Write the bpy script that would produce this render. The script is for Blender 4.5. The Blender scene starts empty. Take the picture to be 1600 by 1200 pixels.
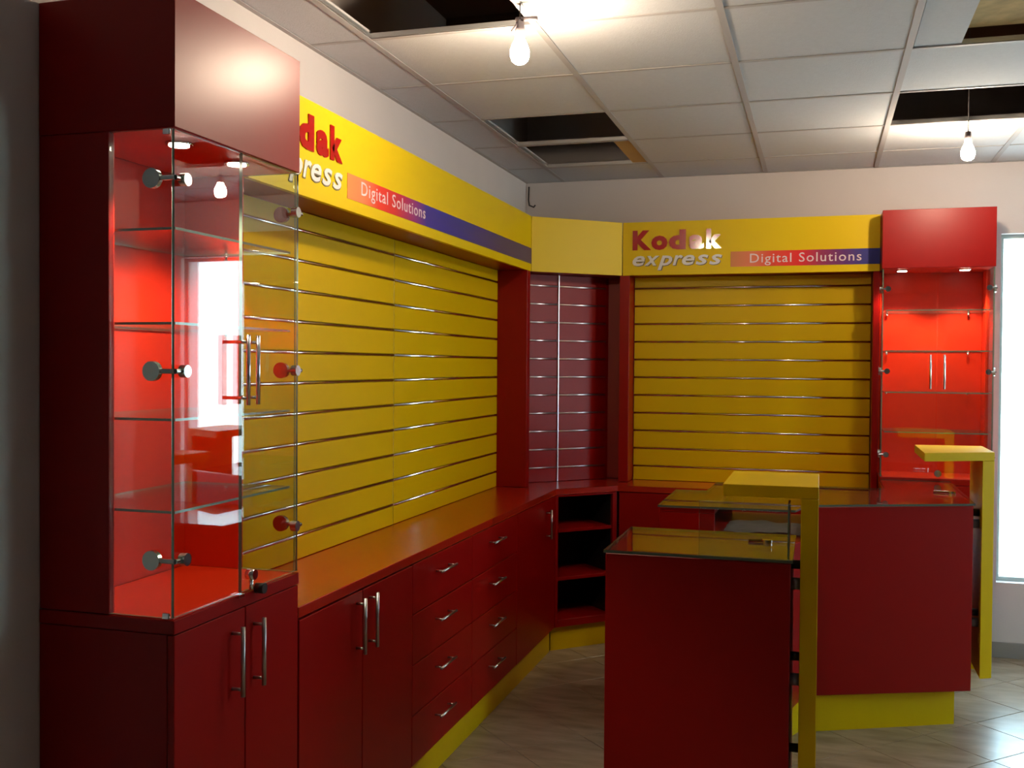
import bpy, bmesh, math, random
from mathutils import Vector, Matrix

random.seed(7)
SC = bpy.context.scene
COL = SC.collection
EYE = 1.58                      # eye height of the photographer above the floor


def H(z):                       # height above the floor of something z metres above the eye
    return z + EYE


# ------------------------------------------------------------------ camera
yaw, pitch, roll, FPX = 0.29015, 0.018226, 0.0070229, 1613.23
cy, sy, cp, sp = math.cos(yaw), math.sin(yaw), math.cos(pitch), math.sin(pitch)
fw = Vector((-sy * cp, cy * cp, -sp))
rt = Vector((cy, sy, 0))
up = rt.cross(fw)
r2 = math.cos(roll) * rt + math.sin(roll) * up
u2 = -math.sin(roll) * rt + math.cos(roll) * up
cam_d = bpy.data.cameras.new('camera')
cam = bpy.data.objects.new('camera', cam_d)
COL.objects.link(cam)
cam.matrix_world = Matrix(((r2.x, u2.x, -fw.x, 0), (r2.y, u2.y, -fw.y, 0), (r2.z, u2.z, -fw.z, EYE), (0, 0, 0, 1)))
cam_d.sensor_width = 36
cam_d.lens = 36 * FPX / 1600
cam_d.clip_start = 0.05
SC.camera = cam

# ------------------------------------------------------------------ light and exposure
SC.view_settings.view_transform = 'Standard'
SC.view_settings.look = 'None'
SC.view_settings.gamma = 1
SC.view_settings.use_curve_mapping = False
SC.view_settings.exposure = 0.0
SKY_STRENGTH = 15.0
BULB_STRENGTH = 600.0
SPOT_POWER = 30.0
SC.cycles.max_bounces = 10
SC.cycles.transparent_max_bounces = 24
SC.cycles.caustics_reflective = False
SC.cycles.caustics_refractive = False

world = bpy.data.worlds.new('overcast_sky')
SC.world = world
world.use_nodes = True
wn = world.node_tree
wn.nodes['Background'].inputs['Strength'].default_value = SKY_STRENGTH
tc = wn.nodes.new('ShaderNodeTexCoord')
sx = wn.nodes.new('ShaderNodeSeparateXYZ')
rp = wn.nodes.new('ShaderNodeValToRGB')
wn.links.new(tc.outputs['Generated'], sx.inputs[0])
wn.links.new(sx.outputs['Z'], rp.inputs[0])
rp.color_ramp.elements[0].position = 0.0
rp.color_ramp.elements[0].color = (0.55, 0.70, 0.76, 1)     # bright paving outside
rp.color_ramp.elements[1].position = 0.5
rp.color_ramp.elements[1].color = (0.52, 0.80, 1.0, 1)      # hazy sky
wn.links.new(rp.outputs[0], wn.nodes['Background'].inputs['Color'])


# ------------------------------------------------------------------ materials
def srgb(r, g, b):
    f = lambda c: (c / 255 / 12.92) if c <= 10 else ((c / 255 + 0.055) / 1.055) ** 2.4
    return (f(r), f(g), f(b), 1)


def mat(name, col, rough=0.5, metal=0.0, spec=0.5, coat=0.0, noise=0.0, nscale=8, bump=0.0, bscale=60, coat_rough=0.05):
    m = bpy.data.materials.new(name)
    m.use_nodes = True
    nt = m.node_tree
    b = nt.nodes['Principled BSDF']
    b.inputs['Base Color'].default_value = col
    b.inputs['Roughness'].default_value = rough
    b.inputs['Metallic'].default_value = metal
    b.inputs['Specular IOR Level'].default_value = spec
    b.inputs['Coat Weight'].default_value = coat
    b.inputs['Coat Roughness'].default_value = coat_rough
    if noise or bump:
        t = nt.nodes.new('ShaderNodeTexCoord')
    if noise:
        n = nt.nodes.new('ShaderNodeTexNoise')
        n.inputs['Scale'].default_value = nscale
        n.inputs['Detail'].default_value = 4
        nt.links.new(t.outputs['Object'], n.inputs['Vector'])
        mx = nt.nodes.new('ShaderNodeMix')
        mx.data_type = 'RGBA'
        mx.inputs[6].default_value = tuple(c * (1 - noise) for c in col[:3]) + (1,)
        mx.inputs[7].default_value = tuple(min(1, c * (1 + noise)) for c in col[:3]) + (1,)
        nt.links.new(n.outputs['Fac'], mx.inputs[0])
        nt.links.new(mx.outputs[2], b.inputs['Base Color'])
    if bump:
        n2 = nt.nodes.new('ShaderNodeTexNoise')
        n2.inputs['Scale'].default_value = bscale
        nt.links.new(t.outputs['Object'], n2.inputs['Vector'])
        bp = nt.nodes.new('ShaderNodeBump')
        bp.inputs['Strength'].default_value = bump
        bp.inputs['Distance'].default_value = 0.002
        nt.links.new(n2.outputs['Fac'], bp.inputs['Height'])
        nt.links.new(bp.outputs[0], b.inputs['Normal'])
    return m


def glass_mat(name, tint, ior=1.5, rough=0.0):
    m = bpy.data.materials.new(name)
    m.use_nodes = True
    nt = m.node_tree
    nt.nodes.clear()
    out = nt.nodes.new('ShaderNodeOutputMaterial')
    mix = nt.nodes.new('ShaderNodeMixShader')
    tr = nt.nodes.new('ShaderNodeBsdfTransparent')
    gl = nt.nodes.new('ShaderNodeBsdfGlossy')
    fr = nt.nodes.new('ShaderNodeFresnel')
    geo = nt.nodes.new('ShaderNodeNewGeometry')          # same reflectance on the far face of the sheet
    mr = nt.nodes.new('ShaderNodeMapRange')
    mr.inputs['To Min'].default_value = ior
    mr.inputs['To Max'].default_value = 1 / ior
    nt.links.new(geo.outputs['Backfacing'], mr.inputs['Value'])
    nt.links.new(mr.outputs[0], fr.inputs['IOR'])
    tr.inputs['Color'].default_value = tint
    gl.inputs['Roughness'].default_value = rough
    nt.links.new(fr.outputs[0], mix.inputs[0])
    nt.links.new(tr.outputs[0], mix.inputs[1])
    nt.links.new(gl.outputs[0], mix.inputs[2])
    nt.links.new(mix.outputs[0], out.inputs[0])
    return m


def emit_mat(name, col, strength):
    m = bpy.data.materials.new(name)
    m.use_nodes = True
    b = m.node_tree.nodes['Principled BSDF']
    b.inputs['Base Color'].default_value = (0.8, 0.8, 0.8, 1)
    b.inputs['Emission Color'].default_value = col
    b.inputs['Emission Strength'].default_value = strength
    return m


RED = mat('red_laminate', (0.265, 0.0014, 0.0008, 1), 0.36, spec=0.24, noise=0.05, nscale=3, bump=0.06, bscale=25)
DKRED = mat('red_laminate_inside', (0.26, 0.005, 0.006, 1), 0.5)
LITRED = mat('red_laminate_lit', (0.68, 0.022, 0.003, 1), 0.38, spec=0.3)  # same red laminate, spot-lit brightness put into the colour
TOPRED = mat('red_worktop', (0.40, 0.010, 0.0005, 1), 0.26, spec=0.7, coat=0.55, coat_rough=0.25, bump=0.05, bscale=30)
YEL = mat('yellow_laminate', (0.66, 0.43, 0.0, 1), 0.38, spec=0.2, noise=0.03, nscale=3, bump=0.05, bscale=25)
YSIGN = mat('yellow_sign_panel', (0.76, 0.53, 0.0, 1), 0.42, spec=0.25, noise=0.03, nscale=2)
WALL = mat('painted_plaster', (0.62, 0.57, 0.56, 1), 0.85, spec=0.2, noise=0.04, nscale=5, bump=0.2, bscale=120)
CEIL = mat('mineral_ceiling_panel', (0.60, 0.61, 0.63, 1), 0.9, spec=0.15, noise=0.06, nscale=60, bump=0.5, bscale=160)
BAR = mat('white_grid_bar', (0.46, 0.44, 0.44, 1), 0.6, spec=0.2)
STEEL = mat('galvanised_steel', (0.6, 0.6, 0.6, 1), 0.35, 0.9)
DECK = mat('dark_ceiling_void', (0.11, 0.062, 0.035, 1), 0.9, noise=0.5, nscale=3)
INSUL = mat('tan_insulation', (0.62, 0.42, 0.18, 1), 0.95, noise=0.4, nscale=14, bump=1.0, bscale=30)
CARD = mat('tan_panel_back', (0.50, 0.32, 0.12, 1), 0.8, noise=0.1, nscale=6)
SCREED = mat('grout', (0.22, 0.21, 0.20, 1), 0.9)
ALU = mat('aluminium', (0.80, 0.74, 0.76, 1), 0.16, 1.0)
SATIN = mat('satin_aluminium', (0.80, 0.70, 0.73, 1), 0.36, 1.0)
CHROME = mat('chrome', (0.80, 0.82, 0.84, 1), 0.12, 1.0)
STEELBAR = mat('brushed_steel', (0.50, 0.47, 0.46, 1), 0.28, 1.0)
DARKMETAL = mat('dark_disc', (0.20, 0.25, 0.24, 1), 0.35, 0.6)
HINGE = mat('satin_hinge_metal', (0.42, 0.47, 0.46, 1), 0.18, 1.0)
TOPEDGE = mat('dark_glass_edge', (0.07, 0.10, 0.08, 1), 0.12, spec=0.8)
BLACK = mat('black_plastic', (0.012, 0.012, 0.014, 1), 0.4)
GREYP = mat('grey_spacer', (0.35, 0.35, 0.37, 1), 0.4, 0.4)
GLASS = glass_mat('clear_glass', (0.93, 0.97, 0.95, 1), 1.58)
WINGLASS = glass_mat('window_glass', (0.97, 0.99, 0.98, 1), 1.45)
GEDGE = mat('glass_edge', (0.20, 0.26, 0.20, 1), 0.15, spec=0.8)
TOPGLASS = glass_mat('counter_top_glass', (0.90, 0.95, 0.92, 1), 1.55)
LETRED = mat('red_lettering', (0.40, 0.004, 0.002, 1), 0.11, spec=0.8)
LETWHITE = mat('white_lettering', (0.75, 0.73, 0.72, 1), 0.35)
LETGREY = mat('grey_lettering_shadow', (0.22, 0.18, 0.10, 1), 0.5)
TEXTW = mat('pale_strip_lettering', (0.78, 0.62, 0.66, 1), 0.4)
FILM = mat('pale_film', (0.40, 0.34, 0.36, 1), 0.35, spec=0.6, bump=0.6, bscale=10)
CERAM = mat('lamp_holder', (0.16, 0.13, 0.14, 1), 0.5)
CABLE = mat('dark_cable', (0.035, 0.03, 0.03, 1), 0.6)
FRAME = mat('window_frame', (0.45, 0.52, 0.50, 1), 0.4, 0.3)
BULB = emit_mat('glowing_bulb', (1.0, 0.80, 0.58, 1), BULB_STRENGTH)
LENS = emit_mat('halogen_lens', (1.0, 0.86, 0.70, 1), 30)
SKIRT = mat('skirting_tile', (0.27, 0.25, 0.24, 1), 0.35, noise=0.1)


def tile_material():
    m = bpy.data.materials.new('stone_look_floor_tile')
    m.use_nodes = True
    nt = m.node_tree
    b = nt.nodes['Principled BSDF']
    oi = nt.nodes.new('ShaderNodeObjectInfo')
    t = nt.nodes.new('ShaderNodeTexCoord')
    ad = nt.nodes.new('ShaderNodeVectorMath')
    ad.operation = 'ADD'
    nt.links.new(t.outputs['Object'], ad.inputs[0])
    nt.links.new(oi.outputs['Location'], ad.inputs[1])
    mp = nt.nodes.new('ShaderNodeMapping')
    mp.inputs['Scale'].default_value = (2.0, 7.0, 1.0)
    mp.inputs['Rotation'].default_value = (0, 0, 0.5)
    nt.links.new(ad.outputs[0], mp.inputs[0])
    n = nt.nodes.new('ShaderNodeTexNoise')
    n.inputs['Scale'].default_value = 2.2
    n.inputs['Detail'].default_value = 6
    nt.links.new(mp.outputs[0], n.inputs['Vector'])
    r = nt.nodes.new('ShaderNodeValToRGB')
    r.color_ramp.elements[0].position = 0.3
    r.color_ramp.elements[0].color = (0.235, 0.17, 0.11, 1)
    r.color_ramp.elements[1].position = 0.72
    r.color_ramp.elements[1].color = (0.36, 0.28, 0.20, 1)
    nt.links.new(n.outputs['Fac'], r.inputs[0])
    nt.links.new(r.outputs[0], b.inputs['Base Color'])
    b.inputs['Roughness'].default_value = 0.24
    b.inputs['Specular IOR Level'].default_value = 0.5
    return m


TILE = tile_material()


def gradient_strip(name, p0, p1, axis, stops):
    """printed colour gradient on the sign strip, in the strip's own coordinates"""
    m = bpy.data.materials.new(name)
    m.use_nodes = True
    nt = m.node_tree
    b = nt.nodes['Principled BSDF']
    b.inputs['Roughness'].default_value = 0.4
    t = nt.nodes.new('ShaderNodeTexCoord')
    s = nt.nodes.new('ShaderNodeSeparateXYZ')
    nt.links.new(t.outputs['Object'], s.inputs[0])
    mr = nt.nodes.new('ShaderNodeMapRange')
    L = p1 - p0
    mr.inputs['From Min'].default_value = -L / 2
    mr.inputs['From Max'].default_value = L / 2
    nt.links.new(s.outputs[axis], mr.inputs['Value'])
    r = nt.nodes.new('ShaderNodeValToRGB')
    els = r.color_ramp.elements
    while len(els) < len(stops):
        els.new(0.5)
    for e, (p, c) in zip(els, stops):
        e.position = (p - p0) / L
        e.color = c
    nt.links.new(mr.outputs[0], r.inputs[0])
    nt.links.new(r.outputs[0], b.inputs['Base Color'])
    return m


# ------------------------------------------------------------------ geometry helpers
WO = {}          # world origin of every object made here


def thing(name, loc, label=None, cat=None, group=None, kind=None):
    o = bpy.data.objects.new(name, None)
    o.empty_display_size = 0.1
    COL.objects.link(o)
    o.location = loc
    WO[o.name] = Vector(loc)
    tag(o, label, cat, group, kind)
    return o


def tag(o, label=None, cat=None, group=None, kind=None):
    if label: o['label'] = label
    if cat: o['category'] = cat
    if group: o['group'] = group
    if kind: o['kind'] = kind
    return o


def finish(bm, name, material, parent=None, bevel=0.0, smooth=False, mats=None):
    """bm is in world coordinates; the object gets its origin at the middle of its own shape"""
    if bevel:
        bmesh.ops.bevel(bm, geom=list(bm.edges), offset=bevel, segments=1, affect='EDGES', profile=0.5)
    xs = [v.co for v in bm.verts]
    lo = Vector((min(c.x for c in xs), min(c.y for c in xs), min(c.z for c in xs)))
    hi = Vector((max(c.x for c in xs), max(c.y for c in xs), max(c.z for c in xs)))
    c = (lo + hi) / 2
    bmesh.ops.translate(bm, verts=bm.verts, vec=-c)
    bmesh.ops.recalc_face_normals(bm, faces=bm.faces)
    me = bpy.data.meshes.new(name)
    bm.to_mesh(me)
    bm.free()
    for mm in (mats or [material]):
        me.materials.append(mm)
    if smooth:
        for p in me.polygons:
            p.use_smooth = True
    o = bpy.data.objects.new(name, me)
    COL.objects.link(o)
    WO[o.name] = c
    if parent is not None:
        o.parent = parent
        o.location = c - WO[parent.name]
    else:
        o.location = c
    return o


def bm_prism(bm, poly, z0, z1):
    lo = [bm.verts.new((x, y, z0)) for x, y in poly]
    hi = [bm.verts.new((x, y, z1)) for x, y in poly]
    n = len(poly)
    bm.faces.new(lo[::-1]); bm.faces.new(hi)
    for i in range(n):
        bm.faces.new((lo[i], lo[(i + 1) % n], hi[(i + 1) % n], hi[i]))


def bm_box(bm, x0, x1, y0, y1, z0, z1):
    bm_prism(bm, [(x0, y0), (x1, y0), (x1, y1), (x0, y1)], z0, z1)


def bm_cyl(bm, a, b, r, seg=12, r1=None):
    a, b = Vector(a), Vector(b)
    d = b - a
    q = d.to_track_quat('Z', 'Y').to_matrix().to_4x4()
    m = Matrix.Translation((a + b) / 2) @ q
    bmesh.ops.create_cone(bm, cap_ends=True, segments=seg, radius1=r, radius2=r if r1 is None else r1, depth=d.length, matrix=m)


def box(name, x0, x1, y0, y1, z0, z1, m, parent=None, bevel=0.0015):
    bm = bmesh.new()
    bm_box(bm, x0, x1, y0, y1, z0, z1)
    return finish(bm, name, m, parent, bevel)


def prism(name, poly, z0, z1, m, parent=None, bevel=0.0015):
    bm = bmesh.new()
    bm_prism(bm, poly, z0, z1)
    return finish(bm, name, m, parent, bevel)


def cyl(name, a, b, r, m, parent=None, seg=20, r1=None):
    bm = bmesh.new()
    bm_cyl(bm, a, b, r, seg, r1)
    o = finish(bm, name, m, parent)
    for p in o.data.polygons:
        if len(p.vertices) == 4:
            p.use_smooth = True
    return o


def pane(name, x0, x1, y0, y1, z0, z1, parent, gm=None, hidden=None):
    """sheet of glass whose narrow faces show the greenish cut edge"""
    gm = gm or GLASS
    bm = bmesh.new()
    bm_box(bm, x0, x1, y0, y1, z0, z1)
    dims = (x1 - x0, y1 - y0, z1 - z0)
    thin = dims.index(min(dims))
    bm.normal_update()
    for f in bm.faces:
        n = f.normal
        f.material_index = 0 if abs(n[thin]) > 0.7 or (hidden and n.dot(Vector(hidden)) > 0.7) else 1
    return finish(bm, name, gm, parent, 0, False, [gm, GEDGE])


def struct(o):
    o['kind'] = 'structure'
    return o


def bar_handle(parent, p0, p1, out, r=0.006, material=None, name='handle'):
    """straight bar pull from p0 to p1 standing off its door by the vector out, on two posts"""
    material = material or STEELBAR
    p0, p1, out = Vector(p0), Vector(p1), Vector(out)
    bm = bmesh.new()
    bm_cyl(bm, p0 + out, p1 + out, r, 10)
    d = (p1 - p0)
    for t in (0.1, 0.9):
        q = p0 + d * t
        bm_cyl(bm, q, q + out, r * 0.75, 8)
    return finish(bm, name, material, parent, 0, True)


def raw_text(body, bold=0.0, shear=0.0, spacing=1.0):
    c = bpy.data.curves.new('letter', 'FONT')
    c.body = body
    c.size = 1
    c.offset = bold
    c.shear = shear
    c.space_character = spacing
    c.extrude = 0.5
    c.resolution_u = 3
    t = bpy.data.objects.new('letter', c)
    COL.objects.link(t)
    me = bpy.data.meshes.new_from_object(t.evaluated_get(bpy.context.evaluated_depsgraph_get()))
    bpy.data.objects.remove(t)
    bpy.data.curves.remove(c)
    return me


def bounds(me):
    xs = [v.co.x for v in me.vertices]; ys = [v.co.y for v in me.vertices]
    return min(xs), max(xs), min(ys), max(ys)


def lettering(word, spans, o, right, upv, cap, m, parent, bold=0.0, shear=0.0, extrude=0.003, ref='K'):
    """one mesh per letter: each glyph fills its span along the word, cap is the height of the reference glyph"""
    o, right, upv = Vector(o), Vector(right), Vector(upv)
    out = right.cross(upv)
    rm = raw_text(ref, bold, shear); rb = bounds(rm); bpy.data.meshes.remove(rm)
    ky = cap / (rb[3] - rb[2])
    for ch, (a, b) in zip(word, spans):
        me = raw_text(ch, bold, shear)
        x0, x1, y0, y1 = bounds(me)
        bm = bmesh.new()
        bm.from_mesh(me)
        bpy.data.meshes.remove(me)
        for v in bm.verts:
            v.co = o + right * (a + (v.co.x - x0) / (x1 - x0) * (b - a)) + upv * ((v.co.y - rb[2]) * ky) + out * ((v.co.z + 0.5) * extrude)
        finish(bm, 'letter', m, parent)


def natural_spans(body, width, bold, spacing):
    """(letters, spans) of a line of text set to the given width"""
    w = bounds(raw_text(body, bold, 0, spacing))
    k = width / (w[1] - w[0])
    chars, spans = '', []
    for n, ch in enumerate(body):
        if ch == ' ': continue
        one = bounds(raw_text(ch, bold))
        end = bounds(raw_text(body[:n + 1], bold, 0, spacing))[1]
        chars += ch
        spans.append(((end - (one[1] - one[0]) - w[0]) * k, (end - w[0]) * k))
    return chars, spans


# ------------------------------------------------------------------ room
XL, XR, YB, YF = -1.755, 3.4, 6.16, -5.09
HC = 2.704
VOID = 3.25

wl = box('wall_left', XL - 0.15, XL, YF, YB + 0.2, 0, VOID, WALL, None, 0); struct(wl)
RY0, RY1 = 4.15, 4.95
bm = bmesh.new()
bm_box(bm, XR, XR + 0.15, YF, RY0, 0, VOID)
bm_box(bm, XR, XR + 0.15, RY1, YB + 0.2, 0, VOID)
bm_box(bm, XR, XR + 0.15, RY0, RY1, 0, H(-1.17))
bm_box(bm, XR, XR + 0.15, RY0, RY1, H(0.735), VOID)
wr = struct(finish(bm, 'wall_right', WALL))
wf = box('wall_front', XL - 0.15, XR + 0.15, YF - 0.15, YF, 0, VOID, WALL, None, 0); struct(wf)
WX0, WX1, WZ0, WZ1 = 0.935, 1.70, H(-1.17), H(0.735)
bm = bmesh.new()
bm_box(bm, XL, WX0, YB, YB + 0.2, 0, VOID)
bm_box(bm, WX1, XR, YB, YB + 0.2, 0, VOID)
for a, b in ((WX0, WX1),):
    bm_box(bm, a, b, YB, YB + 0.2, 0, WZ0)
    bm_box(bm, a, b, YB, YB + 0.2, WZ1, VOID)
wb = struct(finish(bm, 'wall_back', WALL))


def window(n, a, b):
    w = thing('window_%d' % n, ((a + b) / 2, YB + 0.1, WZ0), kind='structure')
    t = 0.022
    bm = bmesh.new()
    bm_box(bm, a, a + t, YB + 0.06, YB + 0.10, WZ0, WZ1)
    bm_box(bm, b - t, b, YB + 0.06, YB + 0.10, WZ0, WZ1)
    bm_box(bm, a + t, b - t, YB + 0.06, YB + 0.10, WZ0, WZ0 + t)
    bm_box(bm, a + t, b - t, YB + 0.06, YB + 0.10, WZ1 - t, WZ1)
    finish(bm, 'window_frame', FRAME, w)
    pane('pane', a + t, b - t, YB + 0.076, YB + 0.082, WZ0 + t, WZ1 - t, w, WINGLASS)


window(1, WX0, WX1)
w3 = thing('window_2', (XR + 0.08, (RY0 + RY1) / 2, WZ0), kind='structure')  # unseen window added for side daylight and the gleam on the corner strips
bm = bmesh.new()
bm_box(bm, XR + 0.05, XR + 0.09, RY0, RY0 + 0.03, WZ0, WZ1)
bm_box(bm, XR + 0.05, XR + 0.09, RY1 - 0.03, RY1, WZ0, WZ1)
bm_box(bm, XR + 0.05, XR + 0.09, RY0 + 0.03, RY1 - 0.03, WZ0, WZ0 + 0.03)
bm_box(bm, XR + 0.05, XR + 0.09, RY0 + 0.03, RY1 - 0.03, WZ1 - 0.03, WZ1)
finish(bm, 'window_frame', FRAME, w3)
pane('pane', XR + 0.066, XR + 0.072, RY0 + 0.03, RY1 - 0.03, WZ0 + 0.03, WZ1 - 0.03, w3, WINGLASS)
struct(box('baseboard_back', 0.90, XR, YB - 0.012, YB, 0.0, 0.085, SKIRT, None, 0.002))
struct(box('baseboard_left', XL, XL + 0.012, YF, 1.99, 0.0, 0.085, SKIRT, None, 0.002))

# floor: grout bed with 33 cm tiles laid diagonally, each a piece of its own where the photo shows floor
floor = struct(box('floor', XL, XR, YF, YB, -0.08, -0.0025, SCREED, None, 0))
S = math.sqrt(0.5)
PITCH = 0.33


def clip(poly, fn):
    out = []
    for i in range(len(poly)):
        a, b = poly[i], poly[(i + 1) % len(poly)]
        fa, fb = fn(a), fn(b)
        if fa >= 0: out.append(a)
        if (fa >= 0) != (fb >= 0):
            t = fa / (fa - fb)
            out.append((a[0] + (b[0] - a[0]) * t, a[1] + (b[1] - a[1]) * t))
    return out


def tile_poly(i, j):
    g = 0.0018
    u0, u1 = 4.0025 + i * PITCH + g, 4.0025 + (i + 1) * PITCH - g
    v0, v1 = 3.04 + j * PITCH + g, 3.04 + (j + 1) * PITCH - g
    return [((u - v) * S, (u + v) * S) for u, v in ((u0, v0), (u1, v0), (u1, v1), (u0, v1))]


full_mesh = None
rest = bmesh.new()
for i in range(-30, 18):
    for j in range(-34, 16):
        p0 = tile_poly(i, j)
        p = p0
        for fn in (lambda q: q[0] - XL - 0.002, lambda q: XR - 0.002 - q[0], lambda q: q[1] - YF - 0.002, lambda q: YB - 0.002 - q[1]):
            if p: p = clip(p, fn)
        if len(p) < 3: continue
        area = abs(sum(p[k][0] * p[(k + 1) % len(p)][1] - p[(k + 1) % len(p)][0] * p[k][1] for k in range(len(p)))) / 2
        if area < 0.0008: continue
        cx = sum(q[0] for q in p) / len(p); cyy = sum(q[1] for q in p) / len(p)
        seen = 2.6 < cyy and ((-1.5 < cx < -0.5 and cyy < 5.9) or (-0.2 < cx < 0.22 * cyy + 0.5))
        if not seen:
            bm_prism(rest, p, -0.01, 0)
        elif area > PITCH * PITCH * 0.97:
            c = Vector((cx, cyy, -0.005))
            if full_mesh is None:
                o = prism('tile', p, -0.01, 0, TILE, floor, 0.0008)
                full_mesh = (o.data)
            else:
                o = bpy.data.objects.new('tile', full_mesh)
                COL.objects.link(o)
                o.parent = floor
                o.location = c - WO[floor.name]
        else:
            prism('tile', p, -0.01, 0, TILE, floor, 0)
o = finish(rest, 'tiles', TILE, floor)
o['kind'] = 'stuff'

# ceiling: suspended grid, panels dropped in, four openings left, dark void and deck above
ceil = struct(box('ceiling', XL - 0.1, XR + 0.1, YF - 0.1, YB + 0.1, VOID, VOID + 0.1, DECK, None, 0))
gx = [XL] + [-1.515 + 0.6 * i for i in range(0, 9)] + [XR]
gy = [YF] + [3.31 - 0.6 * k for k in range(13, 0, -1)] + [3.31, 3.91, 4.51, 5.11, 5.71, YB]
for x in gx[1:-1]:
    bm = bmesh.new()
    bm_box(bm, x - 0.012, x + 0.012, YF, YB, HC - 0.002, HC)
    bm_box(bm, x - 0.001, x + 0.001, YF, YB, HC, HC + 0.035)
    finish(bm, 'grid_bar', BAR, ceil)
for y in gy[1:-1]:
    bm = bmesh.new()
    bm_box(bm, XL, XR, y - 0.009, y + 0.009, HC - 0.001, HC + 0.001)
    bm_box(bm, XL, XR, y - 0.001, y + 0.001, HC + 0.001, HC + 0.022)
    finish(bm, 'cross_bar', BAR, ceil)
bm = bmesh.new()
bm_box(bm, XL, XL + 0.02, YF, YB, HC - 0.002, HC); bm_box(bm, XR - 0.02, XR, YF, YB, HC - 0.002, HC)
bm_box(bm, XL + 0.02, XR - 0.02, YB - 0.02, YB, HC - 0.002, HC); bm_box(bm, XL + 0.02, XR - 0.02, YF, YF + 0.02, HC - 0.002, HC)
finish(bm, 'edge_trim', BAR, ceil)
holes = {(1, 2.71), (1, 2.11), (1, 4.51), (1, 5.11), (4, 4.51), (4, 3.31), (4, 2.71)}
meshes = {}
for i in range(len(gx) - 1):
    for j in range(len(gy) - 1):
        if any(i == a and abs(gy[j] - b) < 0.01 for a, b in holes): continue
        a, b, c, d = gx[i] + 0.002, gx[i + 1] - 0.002, gy[j] + 0.002, gy[j + 1] - 0.002
        if b - a < 0.02 or d - c < 0.02: continue
        key = (round(b - a, 3), round(d - c, 3))
        if key in meshes:
            o = bpy.data.objects.new('ceiling_panel', meshes[key])
            COL.objects.link(o); o.parent = ceil
            o.location = Vector(((a + b) / 2, (c + d) / 2, HC + 0.0095)) - WO[ceil.name]
        else:
            o = box('ceiling_panel', a, b, c, d, HC + 0.002, HC + 0.017, CEIL, ceil, 0)
            meshes[key] = o.data
# offcuts left in two of the openings
tag(box('ceiling_panel', -1.01, -0.925, 5.13, 5.69, HC + 0.003, HC + 0.018, CARD, ceil, 0), 'narrow tan offcut in the ceiling opening')
tag(box('ceiling_panel', 0.30, 0.455, 3.33, 3.89, HC + 0.003, HC + 0.018, CEIL, ceil, 0), 'cut strip of ceiling panel beside the opening')
bm = bmesh.new()
bm_box(bm, 0.40, 0.86, 2.95, 3.88, HC + 0.05, HC + 0.13)
tag(finish(bm, 'insulation_slab', INSUL, ceil), 'tan insulation seen through the ceiling opening')
# metal edges of the openings (upstands of the grid seen from below)
for (a, b, y) in ((-1.50, -0.93, 3.295), (-1.50, -0.93, 5.10), (-1.50, -0.93, 5.70), (0.30, 0.88, 5.10), (0.30, 0.88, 3.90)):
    box('edge_angle', a, b, y - 0.002, y + 0.002, HC + 0.002, HC + 0.018, STEEL, ceil, 0)
for x, y0, y1 in ((-1.50, 2.12, 3.29), (-1.50, 4.52, 5.09), (-1.50, 5.12, 5.69)):
    box('edge_angle', x - 0.002, x + 0.002, y0, y1, HC + 0.002, HC + 0.014, STEEL, ceil, 0)
for (x0, x1, y) in ((-1.75, 0.2, 4.75), (-1.75, 3.3, 3.0), (-1.75, 3.3, 5.3)):
    box('ceiling_joist', x0, x1, y - 0.04, y + 0.04, HC + 0.38, VOID, DECK, ceil, 0)


# ------------------------------------------------------------------ lamps
def bulb(x, y, z, top, label):
    t = thing('hanging_bulb', (x, y, z), label, 'light bulb', 'bare bulbs hanging from the ceiling')
    bm = bmesh.new()
    prof = [(0.0, -0.052), (0.014, -0.050), (0.025, -0.041), (0.030, -0.026), (0.030, -0.010), (0.024, 0.008), (0.016, 0.024), (0.013, 0.034), (0.0, 0.036)]
    rings = []
    for r, h in prof:
        if r == 0: rings.append([bm.verts.new((x, y, z + h))])
        else: rings.append([bm.verts.new((x + r * math.cos(k * math.pi / 8), y + r * math.sin(k * math.pi / 8), z + h)) for k in range(16)])
    for a, b in zip(rings, rings[1:]):
        for k in range(16):
            k2 = (k + 1) % 16
            if len(a) == 1: bm.faces.new((a[0], b[k2], b[k]))
            elif len(b) == 1: bm.faces.new((a[k], a[k2], b[0]))
            else: bm.faces.new((a[k], a[k2], b[k2], b[k]))
    finish(bm, 'glass_bulb', BULB, t, 0, True)
    cyl('socket', (x, y, z + 0.036), (x, y, z + 0.078), 0.017, CERAM, t, 14, 0.013)
    bm = bmesh.new()
    bm_cyl(bm, (x, y, z + 0.078), (x, y, top), 0.0022, 8)
    finish(bm, 'flex', CABLE, t, 0, True)
    return t


b1 = bulb(-0.905, 3.09, H(0.985), VOID, 'bare glowing bulb hanging by the large ceiling opening above the long sign')
# crossed terminal and cable ends on the first lamp holder
bm = bmesh.new()
bm_cyl(bm, (-0.92, 3.10, H(1.075)), (-0.85, 3.09, H(1.070)), 0.008, 8)
bm_cyl(bm, (-0.905, 3.09, H(1.07)), (-0.925, 3.07, H(1.03)), 0.004, 8)
finish(bm, 'terminal_block', CERAM, b1, 0, True)
b2 = bulb(0.628, 5.085, H(0.992), VOID, 'bare glowing bulb hanging in front of the far red showcase')


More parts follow.
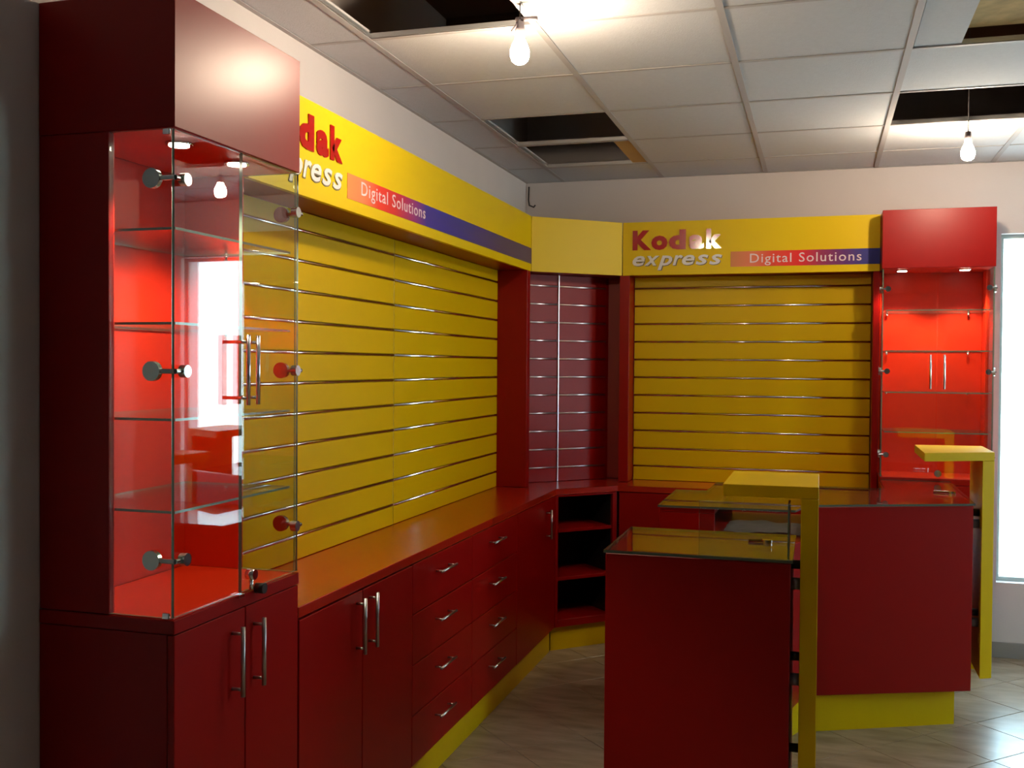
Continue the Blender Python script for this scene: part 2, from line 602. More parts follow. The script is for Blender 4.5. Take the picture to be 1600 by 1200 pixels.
# ------------------------------------------------------------------ showcase interior lamps
def cabinet_spot(x, y, h, parent):
    s = cyl('spotlight', (x, y, h - 0.006), (x, y, h), 0.032, CHROME, parent, 24)
    cyl('lens', (x, y, h - 0.0085), (x, y, h - 0.006), 0.024, LENS, s, 20)
    l = bpy.data.lights.new('spotlight_lamp', 'SPOT')
    l.energy = SPOT_POWER
    l.color = (1.0, 0.84, 0.66)
    l.spot_size = math.radians(105)
    l.spot_blend = 0.5
    l.shadow_soft_size = 0.02
    lo = bpy.data.objects.new('spotlight_lamp', l)
    COL.objects.link(lo)
    lo.location = (x, y, h - 0.02)
    return s


# ------------------------------------------------------------------ slat walls
GROOVES = [H(0.462 - 0.1058 * k) for k in range(11)]
HW0, HW1 = 0.902, 2.107          # counter top up to the underside of the signs
GAP = 0.0058


def slat_panel(parent, p, q, nrm, z0, z1, m, slatm, depth=0.0017, proud=0.0235):
    """column of slats from plan point p to q, thickness along nrm (towards the shop), aluminium bead in every groove"""
    p, q, n = Vector(p), Vector(q), Vector(nrm)
    edges = [z1] + GROOVES + [z0]
    for a, b in zip(edges, edges[1:]):
        t = a - (GAP if a != z1 else 0)
        u = b + (GAP if b != z0 else 0)
        poly = [tuple(p + n * 0.008), tuple(q + n * 0.008), tuple(q + n * 0.022), tuple(p + n * 0.022)]
        prism('slat', poly, u, t, m, parent, 0.0012)
    d = (q - p)
    for g in GROOVES:
        bm = bmesh.new()
        # half-round aluminium insert
        ring0, ring1 = [], []
        for k in range(7):
            an = -math.pi / 2 + math.pi * k / 6
            off = n * (proud - depth + depth * math.cos(an))
            zz = g + (GAP - 0.0016) * math.sin(an)
            ring0.append(bm.verts.new((p.x + off.x, p.y + off.y, zz)))
            ring1.append(bm.verts.new((q.x + off.x, q.y + off.y, zz)))
        for k in range(6):
            bm.faces.new((ring0[k], ring1[k], ring1[k + 1], ring0[k + 1]))
        bm.faces.new(ring0); bm.faces.new(ring1[::-1])
        bm.faces.new((ring0[0], ring0[-1], ring1[-1], ring1[0]))
        o = finish(bm, 'groove_strip', slatm, parent)
        for pl in o.data.polygons: pl.use_smooth = len(pl.vertices) == 4


sw = thing('slatwall', (XL, 4.05, HW0), 'long yellow slatwall with aluminium grooves on the left wall above the red worktop', 'slatwall')
box('backing_board', XL + 0.002, XL + 0.009, 2.58, 5.50, HW0, HW1, YEL, sw, 0)
slat_panel(sw, (XL + 0.004, 2.582), (XL + 0.004, 4.040), (1, 0), HW0, HW1, YEL, ALU)
slat_panel(sw, (XL + 0.004, 4.046), (XL + 0.004, 5.498), (1, 0), HW0, HW1, YEL, ALU)
box('joint_strip', XL + 0.008, XL + 0.024, 4.0405, 4.0455, HW0, HW1, STEEL, sw, 0)

sw2 = thing('slatwall', (-0.4, YB, HW0), 'yellow slatwall on the far wall below the sign, left of the red showcase', 'slatwall')
box('backing_board', -1.07, 0.27, YB - 0.009, YB - 0.002, HW0, HW1, YEL, sw2, 0)
slat_panel(sw2, (-1.068, YB - 0.006), (0.268, YB - 0.006), (0, -1), HW0, HW1, YEL, ALU)

# red corner slatwall: two leaves meeting at a vertical aluminium post
PA, PB, PC = Vector((-1.665, 5.715)), Vector((-1.49, 5.89)), Vector((-1.235, 6.145))
sw3 = thing('slatwall', (PB.x, PB.y, HW0), 'red corner slatwall with bright aluminium strips in the niche between the yellow slatwalls', 'slatwall')
for a, b in ((PA, PB), (PB, PC)):
    d = (b - a).normalized()
    n = Vector((d.y, -d.x))
    prism('backing_board', [tuple(a), tuple(b), tuple(b + n * 0.007), tuple(a + n * 0.007)], HW0, HW1, RED, sw3, 0)
    e0, e1 = a + d * 0.004, b - d * (0.006 if b is PB else 0.03)
    if a is PB: e0 = a + d * 0.006
    slat_panel(sw3, tuple(e0), tuple(e1), tuple(n), HW0, HW1, RED, SATIN, 0.0008, 0.0262)
prism('corner_post', [(PB.x + 0.0135, PB.y - 0.0175), (PB.x + 0.0185, PB.y - 0.0225), (PB.x + 0.0235, PB.y - 0.0175), (PB.x + 0.0185, PB.y - 0.0125)], HW0, HW1, SATIN, sw3, 0.001)

tag(box('end_panel', XL, -1.558, 5.503, 5.56, HW0, HW1, RED), 'red upright panel at the far end of the long yellow slatwall', 'panel')
e2 = thing('end_panel', (-1.10, 6.05, HW0), 'narrow red upright panel at the left edge of the far yellow slatwall', 'panel')
box('upright', -1.13, -1.073, 5.975, YB, HW0, HW1, RED, e2)
box('return', -1.262, -1.132, YB - 0.012, YB - 0.002, HW0, HW1, DKRED, e2)
tag(box('end_panel', 0.272, 0.304, 5.975, YB, HW0, HW1, RED), 'narrow red upright panel between the far slatwall and the far showcase', 'panel')

# ------------------------------------------------------------------ signs
HT = 2.415
salmon, sred, spur, sblue, sdark = srgb(240, 150, 90), srgb(225, 40, 20), srgb(110, 25, 90), srgb(30, 30, 130), srgb(62, 40, 92)
salmon = (0.80, 0.26, 0.07, 1)


KS = [(0, .21), (.213, .395), (.41, .60), (.635, .80), (.825, 1.0)]
ES = [(0, .14), (.135, .30), (.285, .45), (.455, .57), (.56, .70), (.71, .85), (.86, 1.0)]


def logo(parent, o, right, upv):
    """lettering: heavy red word, white slanted word with a grey shadow below"""
    o, right, upv = Vector(o), Vector(right), Vector(upv)
    W = 0.512
    lettering('Kodak', [(a * W, b * W) for a, b in KS], o + upv * 0.090, right, upv, 0.114, LETRED, parent, bold=0.052, extrude=0.004)
    lettering('express', [(a * W, b * W) for a, b in ES], o + right * 0.004 + upv * -0.004, right, upv, 0.058, LETGREY, parent, bold=0.030, shear=0.28, extrude=0.002, ref='x')
    lettering('express', [(a * W, b * W) for a, b in ES], o, right, upv, 0.056, LETWHITE, parent, bold=0.018, shear=0.28, extrude=0.004, ref='x')


DS = natural_spans('Digital Solutions', 1.0, 0.004, 1.14)


def strip_text(o, right, width, cap, parent):
    lettering(DS[0], [(a * width, b * width) for a, b in DS[1]], o, right, (0, 0, 1), cap, TEXTW, parent, bold=0.004, extrude=0.001, ref='D')


s1 = thing('sign', (-1.56, 4.09, 2.107), 'long yellow fascia sign on the left wall with red lettering', 'sign')
box('fascia_board', -1.578, -1.56, 2.60, 5.585, 2.107, HT, YSIGN, s1, 0.001)
box('soffit', XL, -1.579, 2.60, 5.585, 2.109, 2.127, RED, s1, 0.001)
box('top_board', XL, -1.579, 2.60, 5.585, HT - 0.02, HT - 0.002, RED, s1, 0.001)
g1 = gradient_strip('strip_print_long', 3.235, 5.584, 'Y', [(3.235, salmon), (3.36, (0.85, 0.22, 0.08, 1)), (3.50, (0.78, 0.03, 0.01, 1)), (3.66, (0.62, 0.015, 0.02, 1)), (3.98, (0.035, 0.02, 0.30, 1)), (4.4, (0.022, 0.02, 0.24, 1)), (5.0, (0.05, 0.025, 0.13, 1)), (5.584, (0.06, 0.03, 0.12, 1))])
st = box('colour_strip', -1.5598, -1.5585, 3.235, 5.584, H(0.568), H(0.655), g1, s1, 0)
strip_text((-1.5584, 3.345, H(0.596)), (0, 1, 0), 0.615, 0.047, st)
logo(s1, (-1.5598, 2.68, H(0.585)), (0, 1, 0), (0, 0, 1))

s2 = thing('sign', (-1.34, 5.78, 2.107), 'blank yellow fascia panel set at an angle across the corner', 'sign')
P1, P2 = Vector((-1.56, 5.588)), Vector((-1.116, 5.97))
d = (P2 - P1).normalized(); n = Vector((-d.y, d.x))
prism('fascia_board', [tuple(P1 + d * 0.001), tuple(P2 - d * 0.001), tuple(P2 - d * 0.001 + n * 0.018), tuple(P1 + d * 0.001 + n * 0.018)], 2.107, HT, YSIGN, s2, 0.001)
prism('soffit', [(-1.588, 5.589), (-1.12, 5.99), (-1.12, YB - 0.001), (XL + 0.001, YB - 0.001), (XL + 0.001, 5.589)], 2.109, 2.127, DKRED, s2, 0)

s3 = thing('sign', (-0.4, 5.97, 2.107), 'short yellow fascia sign on the far wall with red lettering', 'sign')
box('fascia_board', -1.113, 0.304, 5.97, 5.988, 2.107, HT, YSIGN, s3, 0.001)
box('soffit', -1.113, 0.304, 5.989, YB, 2.109, 2.127, RED, s3, 0.001)
box('top_board', -1.113, 0.304, 5.989, YB, HT - 0.02, HT - 0.002, RED, s3, 0.001)
g2 = gradient_strip('strip_print_short', -0.495, 0.304, 'X', [(-0.495, (0.60, 0.20, 0.05, 1)), (-0.38, (0.75, 0.18, 0.08, 1)), (-0.26, (0.80, 0.05, 0.02, 1)), (-0.12, (0.78, 0.012, 0.015, 1)), (0.0, (0.28, 0.015, 0.08, 1)), (0.12, (0.10, 0.012, 0.16, 1)), (0.22, (0.02, 0.018, 0.22, 1)), (0.304, (0.015, 0.015, 0.22, 1))])
st2 = box('colour_strip', -0.495, 0.304, 5.9685, 5.9698, H(0.566), H(0.652), g2, s3, 0)
strip_text((-0.388, 5.9684, H(0.587)), (1, 0, 0), 0.596, 0.050, st2)
logo(s3, (-1.055, 5.9698, H(0.582)), (1, 0, 0), (0, 0, 1))

# ------------------------------------------------------------------ worktop
tag(prism('worktop', [(XL, 2.581), (-1.387, 2.581), (-1.387, 5.505), (-1.095, 5.79), (0.300, 5.79), (0.300, YB), (XL, YB)], 0.868, 0.90, TOPRED, None, 0.002),
    'continuous red worktop along the left wall and round the corner to the far showcase', 'worktop')

# ------------------------------------------------------------------ base cabinets
KB = 0.132                     # top of the yellow plinth
FX = -1.387                    # plane of the fronts on the left wall
HB = 0.866


def base_left(name, y0, y1, label, doors=0, drawers=0, handles=None, group=None):
    t = thing(name, ((XL + FX) / 2, (y0 + y1) / 2, 0), label, 'cabinet', group)
    box('carcass', XL + 0.002, FX - 0.019, y0 + 0.0005, y1 - 0.0005, KB, HB, RED, t, 0.001)
    box('plinth', XL + 0.05, FX - 0.03, y0 + 0.0005, y1 - 0.0005, 0, KB - 0.001, YEL, t, 0)
    g = 0.0022
    if doors:
        w = (y1 - y0) / doors
        for k in range(doors):
            a, b = y0 + k * w + g, y0 + (k + 1) * w - g
            dr = box('door', FX - 0.018, FX, a, b, KB + 0.002, HB - 0.004, RED, t, 0.0015)
            hy, z0, z1 = handles[k]
            bar_handle(dr, (FX, hy, z0), (FX, hy, z1), (0.030, 0, 0))
    for k in range(drawers):
        hgt = (HB - 0.002 - KB) / drawers
        z1 = HB - 0.003 - k * hgt
        dr = box('drawer', FX - 0.018, FX, y0 + g, y1 - g, z1 - hgt + 0.004, z1, RED, t, 0.0015)
        m = (y0 + y1) / 2 - 0.03
        zz = (z1 + z1 - hgt) / 2 + 0.028
        bar_handle(dr, (FX, m - 0.085, zz), (FX, m + 0.085, zz), (0.030, 0, 0), 0.005)
    return t


base_left('base_cabinet', 2.583, 3.423, 'red base cabinet with two doors and long steel handles beside the tall showcase', 2, 0, [(2.957, H(-0.91), H(-0.734)), (3.05, H(-0.91), H(-0.734))])
base_left('drawer_cabinet', 3.423, 4.084, 'red cabinet of four drawers, the nearer of the two under the long worktop', 0, 4, group='drawer cabinets under the worktop')
base_left('drawer_cabinet', 4.084, 4.750, 'red cabinet of four drawers, the farther one beside the single door cabinet', 0, 4, group='drawer cabinets under the worktop')
base_left('base_cabinet', 4.750, 5.498, 'red single door base cabinet next to the open corner shelves', 1, 0, [(5.30, H(-0.922), H(-0.768))])

# corner shelf unit (open front across the corner)
cu = thing('corner_shelf_unit', (-1.40, 5.80, 0), 'open red corner shelf unit with three dark compartments', 'shelf unit')
A, B = Vector((-1.387, 5.503)), Vector((-1.097, 5.788))
d = (B - A).normalized(); n = Vector((-d.y, d.x))      # n points into the corner


def cpoly(s0, s1, t0, t1):
    return [tuple(A + d * s0 + n * t0), tuple(A + d * s1 + n * t0), tuple(A + d * s1 + n * t1), tuple(A + d * s0 + n * t1)]


L = (B - A).length
prism('side_panel', cpoly(0.001, 0.019, 0.003, 0.33), KB, HB, RED, cu, 0.001)
prism('side_panel', cpoly(L - 0.03, L - 0.002, 0.003, 0.33), KB, HB, RED, cu, 0.001)
prism('back_panel', cpoly(0.001, L - 0.002, 0.331, 0.345), KB, HB, BLACK, cu, 0.001)
prism('liner', cpoly(0.0195, 0.0225, 0.02, 0.33), KB + 0.02, HB, BLACK, cu, 0)
prism('liner', cpoly(L - 0.034, L - 0.031, 0.02, 0.33), KB + 0.02, HB, BLACK, cu, 0)
prism('top_rail', cpoly(0.02, L - 0.031, 0.003, 0.33), HB - 0.012, HB, RED, cu, 0.001)
for hh in (H(-0.905), H(-1.172)):
    prism('shelf', cpoly(0.023, L - 0.035, 0.006, 0.33), hh - 0.018, hh, RED, cu, 0.001)
prism('bottom_board', cpoly(0.02, L - 0.031, 0.003, 0.33), KB, KB + 0.04, RED, cu, 0.001)
prism('plinth', cpoly(-0.01, L + 0.01, 0.03, 0.06), 0, KB - 0.001, YEL, cu, 0)


def base_back(name, x0, x1, label):
    t = thing(name, ((x0 + x1) / 2, 5.97, 0), label, 'cabinet')
    box('carcass', x0 + 0.0005, x1 - 0.0005, 5.809, YB - 0.002, KB, HB, RED, t, 0.001)
    box('plinth', x0 + 0.0005, x1 - 0.0005, 5.82, YB - 0.05, 0, KB - 0.001, YEL, t, 0)
    m = (x0 + x1) / 2
    for a, b, hx in ((x0, m, m - 0.04), (m, x1, m + 0.04)):
        dr = box('door', a + 0.002, b - 0.002, 5.79, 5.808, KB + 0.002, HB - 0.004, RED, t, 0.0015)
        bar_handle(dr, (hx, 5.79, 0.60), (hx, 5.79, 0.78), (0, -0.03, 0))


base_back('base_cabinet', -1.09, -0.40, 'plain red base cabinet under the far slatwall right of the corner shelves')
base_back('base_cabinet', -0.40, 0.298, 'red base cabinet under the far slatwall hidden behind the counters')


# ------------------------------------------------------------------ glass showcases
SH = [H(0.305), H(0.090), H(-0.130), H(-0.341)]
HS0, HS1 = 1.0, 2.107


def hinge(parent, edge, door_dir, side_dir, door_out, side_out, m=None):
    """two-disc glass hinge: big disc on the side glass, small disc on the door"""
    e = Vector(edge); dd = Vector(door_dir); sd = Vector(side_dir); do = Vector(door_out); so = Vector(side_out)
    bm = bmesh.new()
    c = e + sd * 0.052
    bm_cyl(bm, c + so * 0.001, c + so * 0.014, 0.0225, 20)
    c2 = e + dd * 0.026
    bm_cyl(bm, c2 + do * 0.001, c2 + do * 0.018, 0.0145, 18)
    bm_cyl(bm, c + so * 0.007, e + so * 0.007 + do * 0.008, 0.006, 10)
    bm_cyl(bm, e + so * 0.007 + do * 0.008, c2 + do * 0.008, 0.006, 10)
    return finish(bm, 'hinge', m or HINGE, parent)


# --- left, against the left wall, glass front facing +x
A0, A1 = 2.0, 2.578
lc = thing('display_cabinet', ((XL + FX) / 2, (A0 + A1) / 2, 0), 'tall dark red showcase with lit glass doors in the left foreground', 'display cabinet', 'tall red glass showcases')
box('base_carcass', XL + 0.002, FX - 0.019, A0, A1, KB, 0.965, RED, lc, 0.001)
box('plinth', XL + 0.05, FX - 0.03, A0 + 0.03, A1, 0, KB - 0.001, YEL, lc, 0)
box('base_top', XL + 0.002, FX + 0.001, A0 - 0.001, A1 + 0.001, 0.967, HS0 - 0.0015, RED, lc, 0.001)
box('lit_floor_skin', XL + 0.018, FX - 0.010, A0 + 0.012, A1 - 0.020, HS0 - 0.0014, HS0 + 0.0008, LITRED, lc, 0)  # thin sheet added over the base top to carry the lit red
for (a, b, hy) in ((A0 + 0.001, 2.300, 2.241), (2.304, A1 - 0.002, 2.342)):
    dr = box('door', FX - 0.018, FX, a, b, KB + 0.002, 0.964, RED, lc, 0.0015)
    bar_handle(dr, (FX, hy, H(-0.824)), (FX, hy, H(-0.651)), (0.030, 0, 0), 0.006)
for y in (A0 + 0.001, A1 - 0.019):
    box('side_panel', XL + 0.002, -1.562, y, y + 0.018, HS0 + 0.001, HS1 - 0.001, RED if y < 2.1 else LITRED, lc, 0.001)
box('lit_side_skin', XL + 0.016, -1.5625, A0 + 0.0195, A0 + 0.0225, HS0 + 0.001, HS1 - 0.001, LITRED, lc, 0)  # added skin, lit red over the plain side panel
box('back_panel', XL + 0.002, XL + 0.014, A0 + 0.0235, A1 - 0.020, HS0 + 0.001, HS1 - 0.001, LITRED, lc, 0)
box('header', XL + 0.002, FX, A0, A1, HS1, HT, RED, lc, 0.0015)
box('header_underside', XL + 0.02, FX - 0.012, A0 + 0.012, A1 - 0.012, HS1 - 0.0012, HS1 - 0.0002, LITRED, lc, 0)  # added sheet in the lit red under the header
tag(pane('glass_side', -1.561, FX - 0.010, A0 + 0.004, A0 + 0.010, HS0 + 0.002, HS1 - 0.002, lc, None, (-1, 0, 0)), 'near glass side')
tag(pane('glass_side', -1.561, FX - 0.010, A1 - 0.010, A1 - 0.004, HS0 + 0.002, HS1 - 0.002, lc, None, (-1, 0, 0)), 'far glass side')
gd1 = pane('glass_door', FX - 0.008, FX - 0.002, A0 + 0.003, 2.277, HS0 + 0.004, HS1 - 0.004, lc)
gd2 = pane('glass_door', FX - 0.008, FX - 0.002, 2.281, A1 - 0.003, HS0 + 0.004, HS1 - 0.004, lc)
for z in (H(0.414), H(-0.019), H(-0.447)):
    hinge(gd1, (FX - 0.004, A0 + 0.005, z), (0, 1, 0), (-1, 0, 0), (1, 0, 0), (0, -1, 0))
    hinge(gd2, (FX - 0.004, A1 - 0.005, z), (0, -1, 0), (-1, 0, 0), (1, 0, 0), (0, 1, 0))
bar_handle(gd1, (FX - 0.002, 2.252, H(-0.103)), (FX - 0.002, 2.252, H(0.070)), (0.034, 0, 0), 0.0055, CHROME)
bar_handle(gd2, (FX - 0.002, 2.306, H(-0.103)), (FX - 0.002, 2.306, H(0.070)), (0.034, 0, 0), 0.0055, CHROME)
# the nearer glass door stands a crack open: turned about its hinge edge
ang = math.radians(-1.2)
piv = Vector((FX - 0.005, A0 + 0.003, 0)) - WO[lc.name]
off = gd1.location - piv
gd1.rotation_euler.z = ang
gd1.location = piv + Matrix.Rotation(ang, 3, 'Z') @ off
for z in SH:
    s = pane('glass_shelf', XL + 0.018, FX - 0.016, A0 + 0.026, A1 - 0.022, z - 0.003, z + 0.003, lc)
    for y in (A0 + 0.03, A1 - 0.03):
        cyl('shelf_pin', (-1.60, y, z - 0.0035), (-1.60, y, z - 0.016), 0.006, CHROME, s, 10)
for z, c in ((HS0 + 0.001, 'clip'), (HS1 - 0.016, 'clip')):
    box('clip', FX - 0.030, FX - 0.011, A0 - 0.004, A0 + 0.003, z, z + 0.014, CHROME, lc, 0.002)
cabinet_spot(-1.475, 2.145, HS1 - 0.0015, lc)
cabinet_spot(-1.470, 2.392, HS1 - 0.0015, lc)
lk = cyl('lock', (FX - 0.001, 2.312, H(-0.535)), (FX + 0.022, 2.312, H(-0.535)), 0.013, CHROME, lc, 18)
cyl('lock_bolt', (FX + 0.010, 2.312, H(-0.549)), (FX + 0.010, 2.312, H(-0.572)), 0.006, CHROME, lk, 10)
tag(cyl('knob', (FX + 0.001, 2.352, H(-0.578)), (FX + 0.026, 2.352, H(-0.578)), 0.0135, BLACK, lc, 18), 'black lock knob')
tag(box('door_stop', FX + 0.0015, FX + 0.012, 2.255, 2.278, H(-0.585), H(-0.576), CHROME, lc, 0.001), 'small chrome door stop')

# --- right, against the far wall, glass front facing the shop
B0, B1, BY = 0.307, 0.862, 5.82
rc = thing('display_cabinet', ((B0 + B1) / 2, 5.98, 0), 'tall bright red glass showcase against the far wall beside the window', 'display cabinet', 'tall red glass showcases')
box('base_carcass', B0, B1, BY + 0.019, YB - 0.002, KB, 0.965, RED, rc, 0.001)
box('plinth', B0 + 0.03, B1 - 0.03, BY + 0.05, YB - 0.01, 0, KB - 0.001, YEL, rc, 0)
box('base_top', B0 - 0.001, B1 + 0.001, BY - 0.001, YB - 0.002, 0.967, HS0 - 0.0015, RED, rc, 0.001)
box('lit_floor_skin', B0 + 0.020, B1 - 0.020, BY + 0.010, YB - 0.015, HS0 - 0.0014, HS0 + 0.0008, LITRED, rc, 0)  # added sheet again, spotlight glow painted as brighter red
m = (B0 + B1) / 2
for (a, b, hx) in ((B0 + 0.001, m - 0.002, m - 0.035), (m + 0.002, B1 - 0.001, m + 0.035)):
    dr = box('door', a, b, BY, BY + 0.018, KB + 0.002, 0.964, RED, rc, 0.0015)
for x in (B0 + 0.001, B1 - 0.019):
    box('side_panel', x, x + 0.018, 6.012, YB - 0.002, HS0 + 0.001, HS1 - 0.001, LITRED, rc, 0.001)
box('back_panel', B0 + 0.020, B1 - 0.020, YB - 0.014, YB - 0.002, HS0 + 0.001, HS1 - 0.001, LITRED, rc, 0)
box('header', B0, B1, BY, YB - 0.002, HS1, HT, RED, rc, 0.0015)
box('header_underside', B0 + 0.012, B1 - 0.012, BY + 0.012, YB - 0.02, HS1 - 0.0012, HS1 - 0.0002, LITRED, rc, 0)  # lit red sheet added below the header
pane('glass_side', B0 + 0.004, B0 + 0.010, BY + 0.010, 6.011, HS0 + 0.002, HS1 - 0.002, rc, None, (0, 1, 0))
pane('glass_side', B1 - 0.010, B1 - 0.004, BY + 0.010, 6.011, HS0 + 0.002, HS1 - 0.002, rc, None, (0, 1, 0))
gr1 = pane('glass_door', B0 + 0.003, m - 0.0015, BY + 0.002, BY + 0.008, HS0 + 0.004, HS1 - 0.004, rc)
gr2 = pane('glass_door', m + 0.0015, B1 - 0.003, BY + 0.002, BY + 0.008, HS0 + 0.004, HS1 - 0.004, rc)
for z in (H(0.417), H(-0.018), H(-0.461)):
    hinge(gr1, (B0 + 0.005, BY + 0.004, z), (1, 0, 0), (0, 1, 0), (0, -1, 0), (-1, 0, 0), CHROME)
    hinge(gr2, (B1 - 0.005, BY + 0.004, z), (-1, 0, 0), (0, 1, 0), (0, -1, 0), (1, 0, 0), CHROME)
bar_handle(gr1, (m - 0.034, BY + 0.002, H(-0.110)), (m - 0.034, BY + 0.002, H(0.070)), (0, -0.034, 0), 0.0055, CHROME)
bar_handle(gr2, (m + 0.034, BY + 0.002, H(-0.110)), (m + 0.034, BY + 0.002, H(0.070)), (0, -0.034, 0), 0.0055, CHROME)
for z in SH:
    s = pane('glass_shelf', B0 + 0.022, B1 - 0.022, BY + 0.016, YB - 0.016, z - 0.003, z + 0.003, rc)
    for x in (B0 + 0.045, B1 - 0.09):
        cyl('shelf_pin', (x, YB - 0.03, z - 0.0035), (x, YB - 0.03, z - 0.018), 0.007, CHROME, s, 10)
cabinet_spot(0.415, 5.93, HS1 - 0.0015, rc)
cabinet_spot(0.725, 5.93, HS1 - 0.0015, rc)
cyl('lock', (m + 0.010, BY + 0.001, H(-0.552)), (m + 0.010, BY - 0.022, H(-0.552)), 0.018, CHROME, rc, 18)

# ------------------------------------------------------------------ counters
GT = 0.990                     # top of the glass tops


def glass_top(poly, parent):
    bm = bmesh.new()
    bm_prism(bm, poly, GT - 0.009, GT)
    bm.normal_update()
    for f in bm.faces: f.material_index = 0 if abs(f.normal.z) > 0.7 else 1
    return finish(bm, 'glass_top', TOPGLASS, parent, 0, False, [TOPGLASS, TOPEDGE])


def inset(poly, k):
    cx = sum(p[0] for p in poly) / len(poly); cyy = sum(p[1] for p in poly) / len(poly)
    return [(cx + (x - cx) * k, cyy + (y - cyy) * k) for x, y in poly]


# nearer counter
c1 = thing('counter', (-0.367, 3.5, 0), 'dark red counter nearest the camera with a glass top and a small glass screen', 'counter')
box('body', -0.655, -0.080, 3.258, 3.745, 0.165, 0.979, RED, c1, 0.002)
box('plinth', -0.60, -0.13, 3.33, 3.70, 0, 0.164, YEL, c1, 0)
glass_top([(-0.660, 3.25), (-0.074, 3.25), (-0.074, 3.752), (-0.660, 3.752)], c1)
tag(pane('glass_screen', -0.358, -0.084, 3.252, 3.260, GT + 0.0005, H(-0.419), c1), 'clear glass screen standing on the front edge')
pane('glass_screen', -0.090, -0.084, 3.261, 3.36, GT + 0.0005, H(-0.419), c1)
lockb = bmesh.new()
bm_cyl(lockb, (-0.165, 3.56, GT + 0.0005), (-0.165, 3.56, GT + 0.010), 0.016, 16)
bm_cyl(lockb, (-0.180, 3.56, GT + 0.006), (-0.225, 3.55, GT + 0.005), 0.005, 8)
finish(lockb, 'lock', CHROME, c1)
bm = bmesh.new()
bm_prism(bm, [(-0.052, 3.28), (0.0, 3.28), (0.0, 3.70), (-0.052, 3.70)], 0.22, 1.176)
s = finish(bm, 'side_board', YEL, c1, 0.0015)
box('shelf_board', -0.288, 0.0, 3.28, 3.70, 1.1765, 1.214, YEL, s, 0.0015)
for z in (H(-0.615), H(-0.902), H(-1.19)):
    cyl('spacer', (-0.0795, 3.33, z), (-0.0525, 3.33, z), 0.014, BLACK, s, 16)
for z in (H(-0.675), H(-0.975)):
    cyl('spacer_cap', (-0.0795, 3.33, z), (-0.0525, 3.33, z), 0.019, GREYP, s, 16)

# farther counter, slanted front
c2 = thing('counter', (0.1, 5.0, 0), 'wide red counter with slanted front and yellow plinth in front of the far showcase', 'counter')
prism('body', [(-0.045, 4.600), (0.648, 4.892), (0.648, 5.78), (0.304, 5.78), (0.304, 5.345), (-0.045, 5.345)], 0.165, 0.979, RED, c2, 0.002)
prism('body_wing', [(-0.650, 4.390), (-0.095, 4.415), (-0.047, 4.600), (-0.047, 5.345), (-0.495, 5.345), (-0.505, 4.965), (-0.650, 4.955)], 0.165, 0.845, RED, c2, 0.001)
prism('top_board', [(-0.650, 4.390), (-0.42, 4.4005), (-0.42, 4.97), (-0.505, 4.965), (-0.650, 4.955)], 0.961, 0.979, RED, c2, 0.001)
prism('top_board', [(-0.505, 4.972), (-0.047, 4.972), (-0.047, 5.345), (-0.495, 5.345)], 0.961, 0.979, RED, c2, 0.001)
prism('front_rail', [(-0.650, 4.390), (-0.42, 4.4005), (-0.42, 4.42), (-0.650, 4.41)], 0.846, 0.960, RED, c2, 0.001)
prism('back_rail', [(-0.650, 4.936), (-0.507, 4.946), (-0.49, 5.326), (-0.42, 5.326), (-0.42, 5.343), (-0.494, 5.343), (-0.504, 4.965), (-0.650, 4.955)], 0.846, 0.960, RED, c2, 0)
glass_top([(-0.657, 4.380), (-0.090, 4.405), (-0.050, 4.590), (0.655, 4.884), (0.655, 5.817), (0.309, 5.817), (0.309, 5.352), (-0.502, 5.352), (-0.512, 4.972), (-0.657, 4.960)], c2)
prism('plinth', [(-0.60, 4.46), (-0.13, 4.48), (-0.075, 4.612), (0.587, 4.935), (0.587, 5.75), (0.35, 5.75), (0.35, 5.29), (-0.45, 5.29), (-0.46, 4.91), (-0.60, 4.90)], 0, 0.164, YEL, c2, 0)
bm = bmesh.new()
bm_cyl(bm, (0.600, 5.24, GT + 0.0005), (0.600, 5.24, GT + 0.012), 0.016, 16)
bm_cyl(bm, (0.585, 5.24, GT + 0.006), (0.52, 5.25, GT + 0.005), 0.006, 8)
finish(bm, 'lock', CHROME, c2)
s = prism('side_board', [(0.684, 4.900), (0.735, 4.926), (0.735, 5.300), (0.684, 5.295)], 0.22, 1.176, YEL, c2, 0.0015)
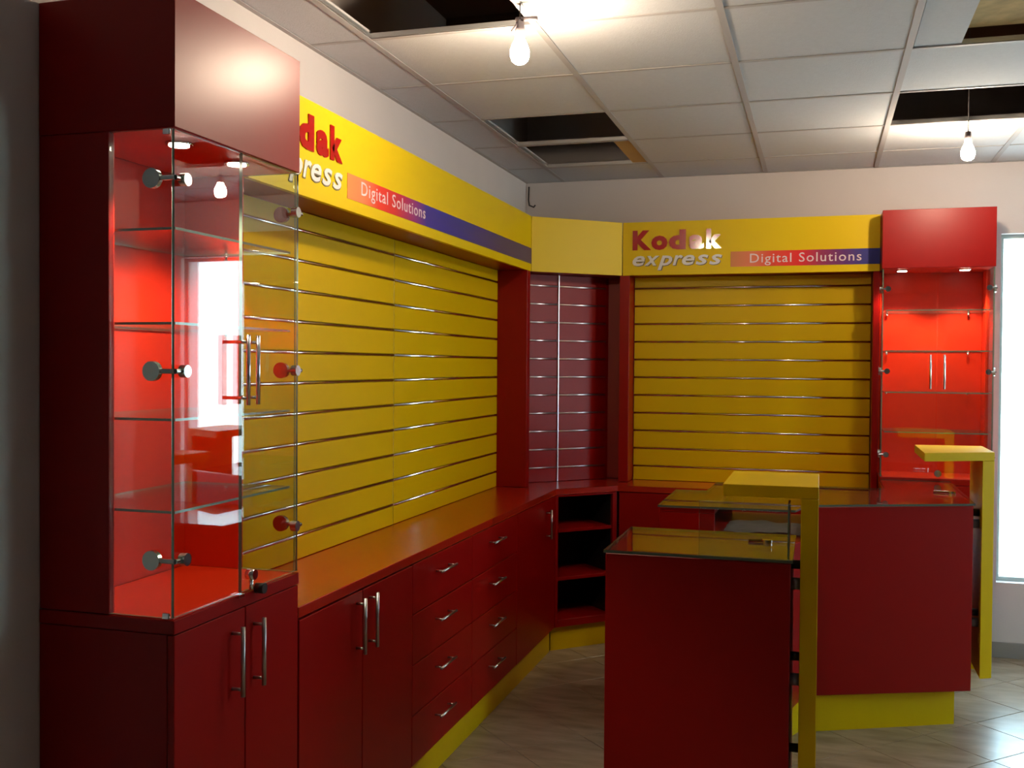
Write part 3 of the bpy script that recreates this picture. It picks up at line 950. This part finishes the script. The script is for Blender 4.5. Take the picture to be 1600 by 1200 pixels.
prism('shelf_board', [(0.435, 4.772), (0.735, 4.926), (0.735, 5.300), (0.435, 5.270)], 1.1765, 1.214, YEL, s, 0.0015)
for z in (H(-0.640), H(-1.085)):
    cyl('spacer', (0.6485, 4.98, z), (0.6835, 4.98, z), 0.016, BLACK, s, 16)
for z in (H(-0.690), H(-1.13)):
    cyl('spacer_cap', (0.6485, 4.98, z), (0.6835, 4.98, z), 0.020, GREYP, s, 16)

# crumpled sheet of protective film lying in the open compartment of the farther counter
bm = bmesh.new()
nx, ny = 14, 8
vs = []
for j in range(ny + 1):
    row = []
    for i in range(nx + 1):
        x = -0.40 + 0.33 * i / nx
        y = 4.62 + 0.34 * j / ny
        z = 0.847 + 0.010 + 0.003 * math.sin(i * 1.3 + j * 0.7) + 0.004 * math.sin(j * 2.1 - i * 0.5)
        row.append(bm.verts.new((x, y, max(0.8465, z))))
    vs.append(row)
for j in range(ny):
    for i in range(nx):
        bm.faces.new((vs[j][i], vs[j][i + 1], vs[j + 1][i + 1], vs[j + 1][i]))
bmesh.ops.solidify(bm, geom=bm.faces, thickness=0.001)
tag(finish(bm, 'plastic_film', FILM, None, 0, True), 'pale crumpled sheet of film in the open compartment behind the nearer counter', 'plastic sheet')

# short loose cable end coming out of the wall in the far corner under the ceiling
cv = bpy.data.curves.new('cable', 'CURVE')
cv.dimensions = '3D'
cv.bevel_depth = 0.005
sp_ = cv.splines.new('POLY')
pts = [(-1.735, 6.147, H(1.10)), (-1.737, 6.146, H(1.02)), (-1.73, 6.14, H(0.985)), (-1.70, 6.135, H(0.972)), (-1.69, 6.135, H(0.985))]
sp_.points.add(len(pts) - 1)
for p_, q_ in zip(sp_.points, pts): p_.co = (*q_, 1)
tmp = bpy.data.objects.new('cable', cv)
COL.objects.link(tmp)
me = bpy.data.meshes.new_from_object(tmp.evaluated_get(bpy.context.evaluated_depsgraph_get()))
bpy.data.objects.remove(tmp)
me.materials.append(CABLE)
cab = bpy.data.objects.new('cable', me)
COL.objects.link(cab)
tag(cab, 'short loose cable end hanging on the wall in the far corner under the ceiling', 'cable')
